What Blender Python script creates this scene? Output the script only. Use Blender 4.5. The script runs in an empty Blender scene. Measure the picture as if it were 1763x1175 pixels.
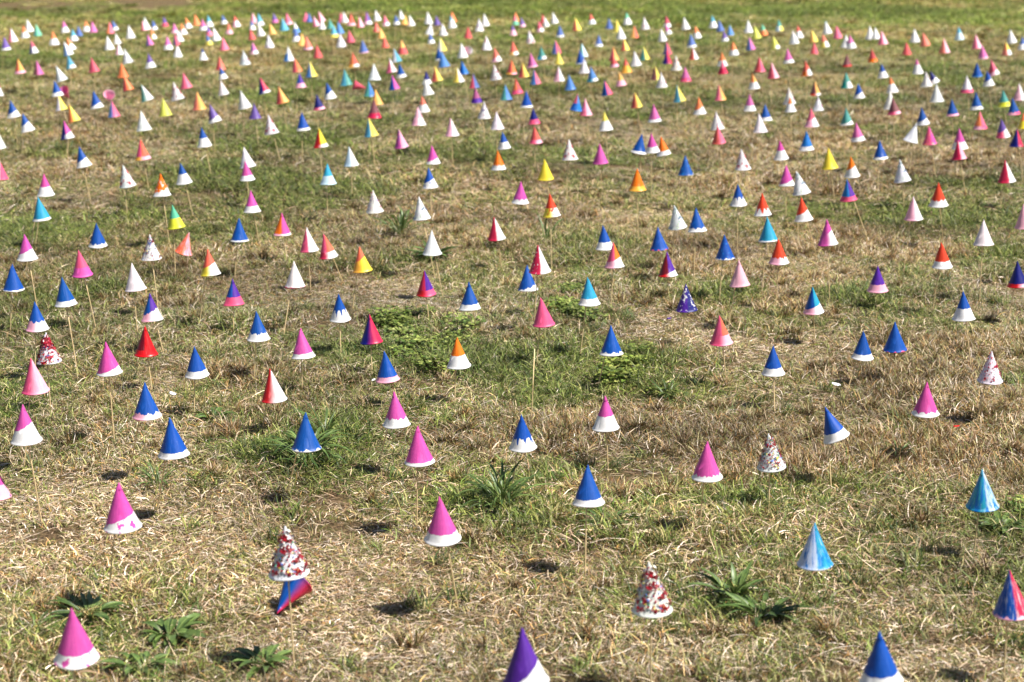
import bpy, math, random
import numpy as np
from mathutils import Vector, Matrix, Euler

random.seed(7)
rng = np.random.default_rng(7)
scene = bpy.context.scene
COL = scene.collection

# ------------------------------------------------------------------ camera, light, exposure
CAM_Z = 1.84
F_PX = 3200.0                  # focal length in photo pixels (photo 1763 wide)
PITCH = math.radians(14.66)
cam_data = bpy.data.cameras.new('camera')
cam = bpy.data.objects.new('camera', cam_data)
COL.objects.link(cam)
cam.location = (0, 0, CAM_Z)
cam.rotation_euler = (math.pi / 2 - PITCH, 0, 0)
cam_data.sensor_width = 36.0
cam_data.lens = F_PX / 1763.0 * 36.0
cam_data.clip_start = 0.05
cam_data.clip_end = 2000.0
cam_data.dof.use_dof = True
cam_data.dof.focus_distance = 6.0
cam_data.dof.aperture_fstop = 4.2
scene.camera = cam

SUN_ELEV = math.radians(58)
SUN_AZ = math.radians(-20)      # measured from +x towards +y: sun stands to the right, a little on the camera's side
sun_vec = Vector((math.cos(SUN_ELEV) * math.cos(SUN_AZ), math.cos(SUN_ELEV) * math.sin(SUN_AZ), math.sin(SUN_ELEV)))
world = bpy.data.worlds.new('World')
scene.world = world
world.use_nodes = True
wn = world.node_tree
bg = wn.nodes['Background']
sky = wn.nodes.new('ShaderNodeTexSky')
sky.sky_type = 'NISHITA'
sky.sun_disc = False
sky.sun_elevation = SUN_ELEV
sky.sun_rotation = math.atan2(sun_vec.x, sun_vec.y)
wn.links.new(sky.outputs[0], bg.inputs[0])
bg.inputs[1].default_value = 0.05
sd = bpy.data.lights.new('sun', 'SUN')
sd.energy = 5.0
sd.angle = math.radians(0.53)
sd.color = (1.0, 0.955, 0.88)
sun = bpy.data.objects.new('sun', sd)
sun.rotation_euler = (-sun_vec).to_track_quat('-Z', 'Y').to_euler()
COL.objects.link(sun)
scene.view_settings.view_transform = 'Standard'
scene.view_settings.look = 'None'
scene.view_settings.gamma = 1.0
scene.view_settings.use_curve_mapping = False
scene.view_settings.exposure = 0.88

# ------------------------------------------------------------------ helpers
def lin(rgb):
    return tuple(((c / 255) / 12.92 if c / 255 <= 0.04045 else ((c / 255 + 0.055) / 1.055) ** 2.4) for c in rgb)

def ray(px, py):
    u = (px - 881.5) / F_PX
    v = (587.5 - py) / F_PX
    c, s = math.cos(PITCH), math.sin(PITCH)
    return Vector((u, c + v * s, -s + v * c))

def at_height(px, py, z):
    d = ray(px, py)
    t = (z - CAM_Z) / d.z
    return Vector((d.x * t, d.y * t, z))

def at_depth(px, py, y):
    d = ray(px, py)
    t = y / d.y
    return Vector((d.x * t, y, CAM_Z + d.z * t))

def to_px(X, Y, Z):
    c, s = math.cos(PITCH), math.sin(PITCH)
    dz = Z - CAM_Z
    zc = Y * c - dz * s
    yc = Y * s + dz * c
    return 881.5 + F_PX * X / zc, 587.5 - F_PX * yc / zc

def gz(x, y):
    """height of the ground: gentle lumps"""
    return (0.012 * np.sin(x * 1.9 + 0.7 * np.sin(y * 1.3)) * np.sin(y * 1.6 + 1.1)
            + 0.006 * np.sin(x * 5.3 + y * 2.1) * np.sin(y * 4.7 - x * 1.2)
            + 0.02 * np.sin(x * 0.35 + 1.0) * np.sin(y * 0.31))

def mesh_obj(name, verts, faces, mat, parent=None, smooth=False):
    me = bpy.data.meshes.new(name)
    me.from_pydata([tuple(v) for v in verts], [], faces)
    me.update()
    if mat: me.materials.append(mat)
    if smooth:
        me.polygons.foreach_set('use_smooth', [True] * len(me.polygons))
    o = bpy.data.objects.new(name, me)
    COL.objects.link(o)
    if parent: o.parent = parent
    return o

def empty(name, loc, label, cat, group=None):
    o = bpy.data.objects.new(name, None)
    o.empty_display_size = 0.05
    COL.objects.link(o)
    o.location = loc
    o['label'] = label
    o['category'] = cat
    if group: o['group'] = group
    return o

def new_mat(name):
    m = bpy.data.materials.new(name)
    m.use_nodes = True
    nt = m.node_tree
    for n in list(nt.nodes): nt.nodes.remove(n)
    out = nt.nodes.new('ShaderNodeOutputMaterial')
    return m, nt, out

class NB:
    """small node-building helper"""
    def __init__(self, nt): self.nt = nt
    def _in(self, sock, v):
        if hasattr(v, 'node'): self.nt.links.new(v, sock)
        elif v is not None: sock.default_value = v
    def math(self, op, a, b=None, c=None, clamp=False):
        n = self.nt.nodes.new('ShaderNodeMath'); n.operation = op; n.use_clamp = clamp
        self._in(n.inputs[0], a); self._in(n.inputs[1], b)
        if c is not None: self._in(n.inputs[2], c)
        return n.outputs[0]
    def mix(self, f, a, b):
        n = self.nt.nodes.new('ShaderNodeMix'); n.data_type = 'RGBA'
        self._in(n.inputs[0], f); self._in(n.inputs[6], a); self._in(n.inputs[7], b)
        return n.outputs[2]
    def mul(self, a, b, f=1.0):
        n = self.nt.nodes.new('ShaderNodeMix'); n.data_type = 'RGBA'; n.blend_type = 'MULTIPLY'
        self._in(n.inputs[0], f); self._in(n.inputs[6], a); self._in(n.inputs[7], b)
        return n.outputs[2]
    def attr(self, name, typ='OBJECT', out='Color'):
        n = self.nt.nodes.new('ShaderNodeAttribute'); n.attribute_type = typ; n.attribute_name = name
        return n.outputs[out]
    def sep(self, v):
        n = self.nt.nodes.new('ShaderNodeSeparateXYZ'); self._in(n.inputs[0], v)
        return n.outputs[0], n.outputs[1], n.outputs[2]
    def comb(self, x, y, z):
        n = self.nt.nodes.new('ShaderNodeCombineXYZ')
        self._in(n.inputs[0], x); self._in(n.inputs[1], y); self._in(n.inputs[2], z)
        return n.outputs[0]
    def noise(self, vec, scale, detail=2, rough=0.5):
        n = self.nt.nodes.new('ShaderNodeTexNoise')
        self._in(n.inputs['Vector'], vec); n.inputs['Scale'].default_value = scale
        n.inputs['Detail'].default_value = detail; n.inputs['Roughness'].default_value = rough
        return n.outputs['Fac']
    def smooth(self, v, lo, hi):
        n = self.nt.nodes.new('ShaderNodeMapRange'); n.interpolation_type = 'SMOOTHSTEP'
        self._in(n.inputs[0], v); self._in(n.inputs[1], lo); self._in(n.inputs[2], hi)
        return n.outputs[0]
    def coord(self, which='Object'):
        return self.nt.nodes.new('ShaderNodeTexCoord').outputs[which]
    def bsdf(self, col, rough, spec=0.5):
        n = self.nt.nodes.new('ShaderNodeBsdfPrincipled')
        self._in(n.inputs['Base Color'], col); self._in(n.inputs['Roughness'], rough)
        n.inputs['Specular IOR Level'].default_value = spec
        return n

# ------------------------------------------------------------------ palette
HUES = {
    'W': ((238, 236, 236), 'white'), 'B': ((0, 80, 170), 'blue'), 'N': ((12, 20, 118), 'navy'),
    'K': ((18, 122, 205), 'sky-blue'), 'U': ((42, 165, 200), 'turquoise'), 'T': ((22, 152, 140), 'teal'),
    'G': ((92, 192, 150), 'mint-green'), 'E': ((224, 226, 60), 'lime-yellow'), 'Y': ((248, 226, 62), 'yellow'),
    'A': ((252, 182, 66), 'amber'), 'O': ((250, 124, 6), 'orange'), 'J': ((228, 66, 26), 'vermilion'),
    'S': ((248, 112, 82), 'salmon'), 'R': ((212, 16, 24), 'red'), 'C': ((216, 34, 82), 'crimson'),
    'D': ((118, 6, 28), 'maroon'), 'H': ((240, 88, 132), 'rose-pink'), 'P': ((216, 82, 168), 'magenta-pink'),
    'L': ((248, 178, 200), 'pale pink'), 'M': ((168, 28, 120), 'plum'), 'V': ((84, 30, 156), 'violet'),
    'Q': ((196, 222, 236), 'pale blue'),
}
LINC = {k: lin(v[0]) for k, v in HUES.items()}
NAME = {k: v[1] for k, v in HUES.items()}

# ------------------------------------------------------------------ the cones, read off the photograph
# tile origin x, y, scale ; then  tip x, tip y, base x, base y, paint [, stick foot x, y]
TILES = '''
@ 0 800 2.938
-28 10 -8 190 P/L42+M
595 88 622 345 P/W24>+P f555,715
363 703 390 1025 P/W21+P f425,1190
1440 308 1465 585 *h f1492,1012
@ 600 800 2.938
465 158 478 408 P/W22 f557,715
1205 5 1213 222 B/W17 f1197,600
1527 490 1533 772 *h f1522,1120
875 828 898 1140 V/W20>>
@ 1163 800 2.938
1553 22 1553 240 UQ/UQ09+K= f1490,500
700 295 703 537 QU/W03+K=. f590,780
1688 532 1700 790 BC/L06~= f1640,1110
1028 842 1040 1140 B/W21
@ 0 500 2.938
177 57 192 213 B/LW34~
225 215 250 380 *d
160 343 183 530 HL.
113 577 137 785 P/W42>
537 260 556 436 P/W14>
730 180 740 340 DR/R22
983 280 998 448 B/W22 f982,670
755 15 772 163 BV/LW34~>
1298 107 1310 264 B/W27~
1515 193 1535 353 P/W17
1368 397 1388 573 RW. f1335,720
730 465 747 658 B/LW18~ f680,900
860 643 882 857 B/W15 f820,1090
1540 620 1550 823 B/W05~ f1470,1000
1712 15 1722 163 B/W34d
@ 600 500 2.938
105 122 118 277 NC. f118,480
183 308 200 472 B/L17
545 237 558 400 O/W42 f535,620
975 35 988 188 H f950,400
1326 178 1330 337 B/W12~
232 513 245 702 P/W26~ f150,920
345 687 360 893 P/W09 f348,1220
873 627 883 820 B/W27d
1297 532 1303 717 P/W42 f1312,930
@ 1163 500 2.938
225 125 232 283 HS/HL34
490 280 493 438 B/W26 f515,670
953 205 943 357 B/W20 f880,535
1108 157 1110 315 B/H03~
1458 5 1458 160 B/W42
1268 463 1262 645 P/W14~
1598 305 1590 478 *r f1515,695
755 590 815 768 B/W25 f797,1070
475 725 485 920 *h
155 762 158 970 P/W15~ f115,1240
@ 0 250 3.998
0 110 10 242 WH
300 192 318 355 P/W42
263 352 290 525 U/W10
540 5 580 155 B/W33> f620,395
845 130 880 293 *r f872,515
1102 190 1118 357 O/W26~>+W
1243 118 1270 272 B/W48
1672 8 1707 160 *w
1687 105 1705 250 P/W27
1722 310 1738 470 P/W30
1187 408 1215 580 G/E44
1300 595 1262 755 SL=+O f1250,830
663 530 675 708 B/W16~ f682,915
1030 610 1045 797 *m
170 610 192 802 P/W33>
78 818 95 1012 B/W05
545 720 570 912 H/P35
903 813 937 1012 W
1430 715 1452 905 S/YW38>
1640 500 1650 672 B/W07
425 908 456 1118 B/W19
1597 920 1612 1112 BV/H32
@ 441 250 3.998
640 5 657 150 QW
485 122 497 277 U/Q42
1210 -5 1220 135 P/W22> f1250,260
1183 150 1200 302 B/W36>+B
1663 30 1670 175 O/W25~ f1680,275
800 305 817 470 *q f812,600
1118 350 1142 522 *g
175 462 182 628 OP/LW09 f210,835
1640 490 1657 658 CW
343 565 367 740 HW
468 608 500 783 HS/CW27 f605,915
708 697 733 880 S/AY50>
260 797 270 990 W/H03
1205 583 1212 763 W
1157 857 1171 1044 CV/RH24
1462 940 1473 1143 B/W21 f1520,1260
@ 882 250 3.998
223 87 230 243 Y
1187 65 1193 213 B/W02+K
1578 20 1587 175 *r
58 245 55 408 P/W22~
258 330 273 500 J/YW38+J
857 155 860 320 O/A22
1550 262 1557 425 B/W34d
1718 325 1725 492 J/W25d
1117 408 1140 582 *g
1260 428 1273 605 B/W18~
628 550 637 727 B/W32
1000 560 1012 730 B/H03~
698 668 705 852 HO/LW32>
1062 732 1070 913 DV/RW15>
1458 612 1465 795 B/W05~+K
1557 787 1567 980 L
180 683 192 888 CW+W
97 825 107 1012 B/W13~>
523 908 530 1112 U/W25
1193 955 1200 1154 VN+W
1757 490 1764 673 U/W06
@ 1322 250 3.998
413 10 425 167 Y
568 70 580 225 O/W46>
907 93 928 257 *g
1637 95 1645 262 CW
122 130 130 285 P/W18>
200 172 232 345 *g
228 355 247 528 J/W37> f305,755
545 228 557 388 KV/H22
1170 250 1173 428 J/W28~ f1173,665
1000 347 1003 525 LW.
403 505 415 695 P/PW48>
75 640 77 827 J/LW27~
1483 510 1483 698 W
1197 665 1198 853 J/W28
755 828 755 1018 V/L30 f690,1050
1723 797 1720 988 N/RL15
1757 400 1765 580 L
305 972 315 1170 BU/LW27>
@ 0 125 5.997
-22 90 -15 245 H/W60
103 272 147 470 B/W28>
225 412 290 615 B/W40>
557 70 598 250 B/W24~
595 215 640 395 WY
710 320 770 515 OY
955 180 1005 375 B/W20>
1148 275 1180 465 KH.
655 485 700 690 NP/NW25>
1252 -115 1273 55 O
1275 20 1325 187 RO
1455 110 1525 295 TW.
1448 385 1490 605 W
1678 250 1710 455 E f1695,740
1445 680 1479 905 HS/AL17
-15 620 0 790 W
@ 294 125 5.997
20 80 75 285 *r
125 -12 165 168 H
265 185 297 388 SA.
506 -73 545 72 B/W40~
510 70 548 235 W
400 320 460 520 V/W22>
915 40 970 222 NC/NW15
715 170 768 375 W
852 305 875 487 V f908,790
1110 130 1158 322 RA.
1320 -6 1343 163 BV/L32
1607 90 1650 275 B/W38>
1500 210 1535 388 N/HL18~
1005 425 1045 640 *r
1345 400 1370 605 B/W14
313 555 350 775 B/W45
1525 560 1553 777 RY/RW17
@ 588 125 5.997
28 -48 52 138 UT
328 -108 340 82 W
280 70 290 250 TK
345 160 370 340 A
333 205 340 478 D/C28
516 12 548 180 BP
593 -110 618 55 B/W24~
867 -30 885 125 N/W35~
860 55 897 238 W
957 -80 990 92 RY.
1190 -72 1212 102 YW
1355 0 1372 165 CB
1573 -98 1595 80 *r
1685 110 1700 290 TK
1378 140 1395 318 M/V30
1470 285 1475 480 *q
830 225 850 415 S/W45
780 340 797 553 L/LW40
1128 455 1143 663 LW
1595 390 1610 592 W
1660 600 1683 795 B/W40
275 455 310 663 UY
588 570 620 783 PL+K
@ 882 125 5.997
30 45 55 225 OR/H25
585 10 600 185 K
140 178 147 365 B/W12
680 210 655 400 CK/BK45
750 255 760 448 HL
950 65 980 238 BH
945 395 967 605 Y/W52
1260 185 1285 365 RY.
1455 310 1472 515 P/W16
1700 115 1730 305 UY
208 355 225 537 N/H30
228 545 243 738 RJ/HL22
582 680 597 912 *r
903 722 912 948 P
1337 622 1303 843 B/W13
1430 612 1447 832 P/W30 f1430,1770
1530 650 1567 860 O/W24
@ 1176 125 5.997
718 -5 735 172 OA/W44
1677 -20 1690 163 T/TW40
372 115 385 292 HA.
158 238 173 435 O/W34>
1090 140 1100 330 *q
1103 245 1110 412 O/W55
1357 70 1365 240 DA/JW15
1393 230 1395 400 *q
688 210 690 400 P/W33
842 315 855 505 B/W22
787 410 797 625 W
1320 355 1330 567 HC/LW42>
1682 352 1693 547 T/W16>
335 390 355 595 *q
350 530 370 740 JH.
1270 592 1278 810 K/W22
1000 690 1015 905 P/W48
@ 1469 125 5.997
45 95 62 270 B/W32>
385 30 405 212 O/W55
380 175 385 385 W
408 240 425 437 D/HL18
855 100 862 307 W
1172 15 1175 213 W/H20
1265 190 1275 388 B/W20+K
1550 165 1560 357 T/E28
1710 95 1715 290 LW
1645 245 1657 440 B/LH18~
1015 262 1025 452 B/L13
1695 570 1685 775 NC
1757 410 1762 585 O/Y50
700 345 720 545 B/W28>
655 510 592 724 W
785 540 790 752 HP+A
1302 385 1310 590 OH/LH20
1530 465 1545 675 V/HW38>
1090 560 1100 795 P/W35
1083 690 1095 905 CL
270 690 280 905 B/W13
25 500 50 715 P/W22
@ 0 0 6.996
45 425 75 607 V/W15
120 290 160 507 HW
275 285 305 458 O/W45
320 215 357 387 W
430 270 455 437 TG
370 470 410 645 NC/NW45
630 355 655 545 O/W45
755 230 787 397 P/W42
865 330 893 497 U/W42
937 290 955 437 B
1030 225 1043 383 O/W45
1103 235 1127 393 P
800 435 865 612 O/AW45
765 490 830 670 KW.
810 650 860 830 U/UW25
1315 245 1330 408 OH
1350 230 1387 370 B/W30
1285 415 1320 603 W
1390 385 1415 535 W
1425 510 1440 663 LW
1490 575 1545 765 W+N
1543 285 1575 465 W
210 690 245 888 JA/L18
435 710 465 908 DP
670 780 748 980 W
1095 675 1138 875 C
1710 225 1740 370 CL
1735 180 1760 360 GW
@ 252 0 6.996
70 230 97 365 B/W32
205 180 227 325 V/C38
52 330 85 475 O/YW42
10 400 45 548 VP
330 260 345 405 P/L30
368 340 405 508 W
345 430 365 545 NC
415 260 450 422 O/W45
468 190 507 347 O/W42
580 150 607 310 O+W
672 205 687 367 P/W30
735 165 763 327 U/W45
735 320 765 440 V/H40
725 410 760 548 B/Y38
800 310 845 495 W
910 155 937 293 B/W35
987 260 1000 412 S/L35
1055 165 1088 330 J/LW50
1277 130 1293 280 HL
1255 225 1280 365 B/W45
1250 350 1275 485 R
1345 140 1370 310 U/W30
1345 270 1385 435 W
1275 490 1300 655 VP/LW28
1525 135 1550 277 V/P30
1480 265 1522 420 A
1625 165 1663 373 U
1680 135 1715 300 H/L20
1460 395 1485 580 *q
245 415 265 600 P/W32
370 515 380 690 H/W82
670 565 690 730 B/W68
915 430 943 610 H
1163 585 1190 785 *q
1700 540 1720 740 W/KW50
875 660 895 850 RS
15 625 55 825 V/W38
@ 504 0 6.996
155 120 160 265 H
190 130 200 270 B
245 175 285 320 HL
305 115 350 265 HL
350 235 355 355 W
15 245 45 400 W/K40
30 330 47 505 B/W40
110 380 110 555 A
160 415 185 600 S/L15
285 520 305 700 R
20 680 55 870 CO.
200 720 230 932 KY
445 240 455 350 T
485 280 500 455 U/Y25
540 240 570 410 K
565 370 585 570 *q
570 135 590 280 H
605 120 630 275 W
700 140 705 310 J/L20
795 175 815 333 SL
885 120 905 297 PV/LW25
672 340 697 515 C
835 460 855 640 B/L06
715 610 740 812 OJ/AW20
990 100 1020 255 W
1000 240 1010 390 RS
1050 310 1070 470 A
1100 420 1115 580 J
1100 160 1125 315 H/LW30
1235 165 1250 300 B/W30
1290 95 1310 235 W
1360 160 1345 300 A
1400 160 1430 315 W
1305 460 1327 655 A/R45
1215 565 1255 750 WU
1620 95 1635 290 W
1725 170 1740 305 V
1670 260 1645 420 W
1650 390 1668 527 B/W32
1160 680 1195 880 HW+R
1750 560 1770 728 B/W12
@ 756 0 6.996
35 260 52 432 *q
148 115 168 270 O
130 150 160 340 U/W62
345 300 350 465 R
480 165 485 380 *q
535 105 555 315 W
565 410 572 607 *r
920 130 922 260 O
910 180 920 305 H/G42
880 280 893 432 V/L50
985 190 1005 330 V/L25
1080 345 1100 522 *r
1195 230 1220 388 C/LW30
1243 165 1255 290 R
1265 190 1290 325 W
1365 125 1390 285 W
1450 285 1458 450 B/W15
1635 175 1660 370 JY
10 430 35 617 WY
265 500 285 697 W
660 555 695 745 S/LW30>
885 480 900 665 J/AW22
1220 540 1240 720 T/UW25
1400 460 1415 650 BC
1430 600 1445 780 Y
1715 500 1735 690 TQ
1690 580 1710 775 B/W06
1745 690 1750 890 W
1095 620 1122 815 MP/L10
870 700 873 900 RO/AL12
1000 735 1022 935 RY.
1145 825 1165 1020 KH
20 600 60 812 K
270 715 297 900 BK
1435 780 1447 982 LW
@ 1008 0 6.996
55 140 80 297 J/W40
280 195 285 350 B
160 400 160 565 B/W20
375 215 385 390 Y
410 280 430 475 W
460 445 480 615 JY
490 125 507 300 G/W50
585 290 590 460 AJ
700 180 718 355 *r
970 170 985 330 C/W32
960 280 1000 418 P/W35
905 325 930 500 W
975 480 985 660 NC
975 590 985 775 NC.
1183 185 1208 358 W
1320 290 1345 465 O/W45
1265 390 1280 575 B/W14
1290 545 1305 722 JW
1085 645 1095 850 *r
1525 165 1540 340 U/W50
1605 220 1625 380 B+W
1735 280 1745 430 K
1660 350 1680 500 V/W28
1640 610 1650 800 O/W40
1645 710 1658 893 H/C45
330 545 345 735 CA
330 680 350 815 R/L25
475 680 495 885 J/A50
590 595 610 800 *w
695 540 715 725 TY
840 775 850 970 DY
1195 785 1208 985 P/H25
60 785 88 985 K/UW20
400 845 430 1040 A/L38
905 850 920 1058 *q
@ 1260 0 6.996
195 220 200 397 W
272 290 300 468 E
360 265 385 430 G/O45
560 215 575 378 T/QY42
10 480 25 668 O/W38
205 425 228 605 BP
495 415 525 592 E/EW25
730 345 752 532 *w
790 285 810 462 J/W52
960 340 985 510 AY
995 490 990 655 RC
1090 390 1120 570 S/YW42
1125 225 1150 410 Q/W80
1255 285 1275 465 H
1380 400 1370 580 W
1415 400 1440 585 P/W40
1660 280 1665 475 W
1725 305 1735 475 W
665 565 685 765 P/W22
330 665 335 868 RH
475 735 500 948 CL
885 715 905 915 J/OW38>
1380 630 1385 805 D/R13
1680 570 1697 750 R/O26
@ 1511 0 6.996
45 350 65 540 HL
440 320 447 510 W
345 485 350 665 R
540 370 575 555 S
795 440 805 640 SL
970 300 985 482 U/Q55
1180 395 1195 590 HL
1255 525 1270 710 P/L12
1590 320 1615 520 W
1540 480 1555 665 OY/SW38
1745 420 1745 605 B/W42
470 690 483 892 P/W62
45 750 65 945 B/W45
585 845 590 1050 *q
630 850 690 1010 N/W35>
1190 735 1198 928 B/K08
1360 700 1400 908 CH/LW25>
1320 835 1340 1040 B/W38>
'''

CONE_W, CONE_H = 0.078, 0.102
R0 = CONE_W / 2
EXPECT_Z = 0.19

def parse_paint(s):
    d = dict(conf=None, A='W', B='W', C=None, D=None, lvl=-0.5, slant=0.0, wav=0.012, drip=0, blotch=0, E='W', streak=0.0, soft=0.12, two=False)
    raw = s
    if s[0] == '*':
        d['conf'] = s[1]
        return d
    if '=' in s: d['streak'] = 1.0; s = s.replace('=', '')
    if '+' in s:
        s, e = s.split('+')[:2]
        d['blotch'] = 1.0; d['E'] = e[0]
    if '.' in s: d['soft'] = 0.55; s = s.replace('.', '')
    if '>' in s: d['slant'] = 0.10 * s.count('>'); s = s.replace('>', '')
    if '~' in s: d['wav'] = 0.055; s = s.replace('~', '')
    if s[-1] == 'd': d['wav'] = 0.16; d['drip'] = 1; s = s[:-1]
    if '/' in s:
        s, r = s.split('/')
        letters = ''.join(c for c in r if c.isalpha())
        d['lvl'] = int(''.join(c for c in r if c.isdigit())) / 100.0
        d['C'] = letters[0]; d['D'] = letters[-1]
    d['A'] = s[0]; d['B'] = s[-1]
    d['two'] = d['A'] != d['B']
    return d

cones = []
ox = oy = 0; sc = 1
for line in TILES.strip().splitlines():
    f = line.split()
    if f[0] == '@':
        ox, oy, sc = float(f[1]), float(f[2]), float(f[3]); continue
    tx, ty, bx, by = [float(v) for v in f[:4]]
    c = dict(tx=ox + tx / sc, ty=oy + ty / sc, bx=ox + bx / sc, by=oy + by / sc, paint=f[4], p=parse_paint(f[4]))
    if len(f) > 5:
        fx, fy = f[5][1:].split(',')
        c['foot'] = (ox + float(fx) / sc, oy + float(fy) / sc)
    cones.append(c)

# place every cone in the world
for i, c in enumerate(cones):
    r = random.Random(i * 13 + 5)
    L = math.hypot(c['tx'] - c['bx'], c['ty'] - c['by'])
    L -= float(np.interp(c['by'], [40, 100, 200, 330, 500, 800, 1100], [3.6, 3.2, 2.8, 1.8, .8, .4, 1.0]))
    c['L'] = L
    # expected pixel length of a cone whose base is EXPECT_Z high
    P = at_height(c['bx'], c['by'], EXPECT_Z)
    zc = P.y * math.cos(PITCH) - (P.z - CAM_Z) * math.sin(PITCH)
    phi = math.atan2(CAM_Z - P.z, P.y)
    expect = F_PX / zc * (CONE_H * math.cos(phi) + R0 * math.sin(phi))
    ratio = L / expect if c['by'] > 330 else 1.0
    z = CAM_Z - (CAM_Z - EXPECT_Z) / max(0.9, min(1.12, ratio)) if c['by'] > 330 else EXPECT_Z + r.uniform(-0.03, 0.03)
    z = max(0.11, min(0.27, z))
    if 'foot' in c:                                            # a stick whose foot shows fixes the height
        g = at_height(c['foot'][0], c['foot'][1], 0.0)
        q = at_depth(c['bx'], c['by'], g.y)
        z = max(0.10, min(0.27, 0.5 * z + 0.5 * q.z)) if c['by'] > 330 else max(0.12, min(0.26, q.z))
    Pf = at_height(c['bx'], c['by'], z)
    base = Vector((Pf.x * (1 + R0 / Pf.y), Pf.y + R0, z))
    tip = at_depth(c['tx'], c['ty'], base.y)
    ax = (tip - base)
    ax = Vector((ax.x, r.uniform(-0.05, 0.05) * ax.length, ax.z)).normalized()
    c['base'] = base; c['axis'] = ax
    zc2 = base.y * math.cos(PITCH) - (z - CAM_Z) * math.sin(PITCH)
    phi2 = math.atan2(CAM_Z - z, base.y)
    scl = max(0.93, min(1.20, L / (F_PX / zc2 * (CONE_H * math.cos(phi2) + R0 * math.sin(phi2)))))
    c['scale'] = scl
    lean = r.gauss(0, 0.07)
    if 'foot' in c:
        g = at_height(c['foot'][0], c['foot'][1], 0.0)
        foot = Vector((g.x, 0.5 * g.y + 0.5 * base.y, 0)) if abs(g.y - base.y) < 0.5 else Vector((g.x * base.y / g.y, base.y, 0))
    else:
        foot = Vector((base.x + lean * z * 2.2, base.y + r.gauss(0, 0.02), 0))
    foot.z = float(gz(foot.x, foot.y))
    c['footw'] = foot

# ------------------------------------------------------------------ labels that single out one cone
CONF = {'h': 'white cone heavily stuck with red confetti', 'r': 'white cone with red confetti specks', 'm': 'white cone with many-coloured confetti',
        'g': 'white cone with green specks', 'q': 'white cone with violet specks', 'w': 'white cone with faint pale specks',
        'd': 'cone covered in shiny red sequins'}
CONF_SHORT = {'h': 'confetti-covered cone', 'r': 'red-specked cone', 'm': 'confetti cone', 'g': 'green-specked cone', 'q': 'violet-specked cone',
              'w': 'faintly specked cone', 'd': 'red-sequinned cone'}
def describe(c):
    p = c['p']
    if p['conf']: return CONF[p['conf']], CONF_SHORT[p['conf']]
    a = NAME[p['A']]
    if p['two']: a = NAME[p['A']] + '-and-' + NAME[p['B']]
    if not p['C']: return (('plain ' if not p['two'] else '') + a + ' cone'), a.split()[-1] + ' cone' if a != 'pale pink' else 'pale pink cone'
    rim = NAME[p['C']] if p['C'] == p['D'] or p['D'] == p['A'] else NAME[p['D']]
    if p['C'] != p['D'] and p['A'] not in (p['C'], p['D']) and not p['two']: rim = NAME[p['C']] + '-and-' + NAME[p['D']]
    if p['lvl'] < 0.08: q = 'thin'
    elif p['lvl'] < 0.2: q = 'narrow'
    elif p['lvl'] < 0.3: q = ''
    elif p['lvl'] < 0.44: q = 'deep'
    else: q = None
    w = 'dripping ' if p['drip'] else ('scalloped ' if p['wav'] > 0.05 else ('slanting ' if p['slant'] else ''))
    if q is None: long = '%s cone with %slower half' % (a, rim + ' ')
    elif w: long = '%s cone with %s%s%s rim' % (a, (q + ' ') if q in ('deep',) else '', w, rim)
    else: long = '%s cone with %s%s rim' % (a, (q + ' ') if q else '', rim)
    sa = NAME[p['A']] if not p['two'] else NAME[p['A']] + '-and-' + NAME[p['B']]
    return long, '%s-topped cone' % sa
FAM = {'N': 'B', 'K': 'B', 'R': 'R', 'C': 'R', 'J': 'O', 'S': 'H', 'D': 'R', 'L': 'H', 'P': 'P', 'H': 'H', 'A': 'O', 'E': 'Y', 'M': 'P', 'U': 'T', 'G': 'T', 'Q': 'W', 'V': 'V'}
fam = lambda k: FAM.get(k, k)
for c in cones:
    c['long'], c['short'] = describe(c)
    p = c['p']                      # what a viewer could mix up shares a key
    if p['conf']: c['key'] = c['skey'] = 'conf' + ('R' if p['conf'] in 'hrd' else 'x')
    else:
        c['key'] = fam(p['A']) + fam(p['B']) + ('/' + fam(p['D']) if p['C'] else '')
        c['skey'] = 'W' if p['A'] == p['B'] == 'W' else fam(p['A']) + fam(p['B'])
def relations(i):
    c = cones[i]; w = 0.0459 * (c['by'] + 250)
    best = {}
    for j, d in enumerate(cones):
        if j == i: continue
        dx = (d['bx'] - c['bx']) / w; dy = (d['by'] - c['by']) / w
        if abs(dx) > 7 or abs(dy) > 5: continue
        k = None
        if abs(dx) > 1.4 * abs(dy): k = 'right' if dx < 0 else 'left'
        elif abs(dy) > 1.0 * abs(dx): k = 'behind' if dy > 0 else 'before'
        if k is None: continue
        m = math.hypot(dx, dy * 1.3)
        if k not in best or m < best[k][0]: best[k] = (m, j)
    txt = {'right': 'just right of the ', 'left': 'just left of the ', 'behind': 'behind the ', 'before': 'in front of the '}
    return [(txt[k] + cones[j]['short'], k + cones[j]['skey']) for k, (m, j) in sorted(best.items(), key=lambda t: t[1][0])]
def place(c):
    x = c['bx']
    side = 'on the far left' if x < 330 else 'left of centre' if x < 680 else 'in the middle' if x < 1080 else 'right of centre' if x < 1430 else 'on the far right'
    if x < 45: side = 'at the left edge'
    if x > 1718: side = 'at the right edge'
    if c['by'] > 850: return [side + ' in the foreground']
    if c['by'] < 175: return [side + ' in the back rows']
    return [side]
phr = []
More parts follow.
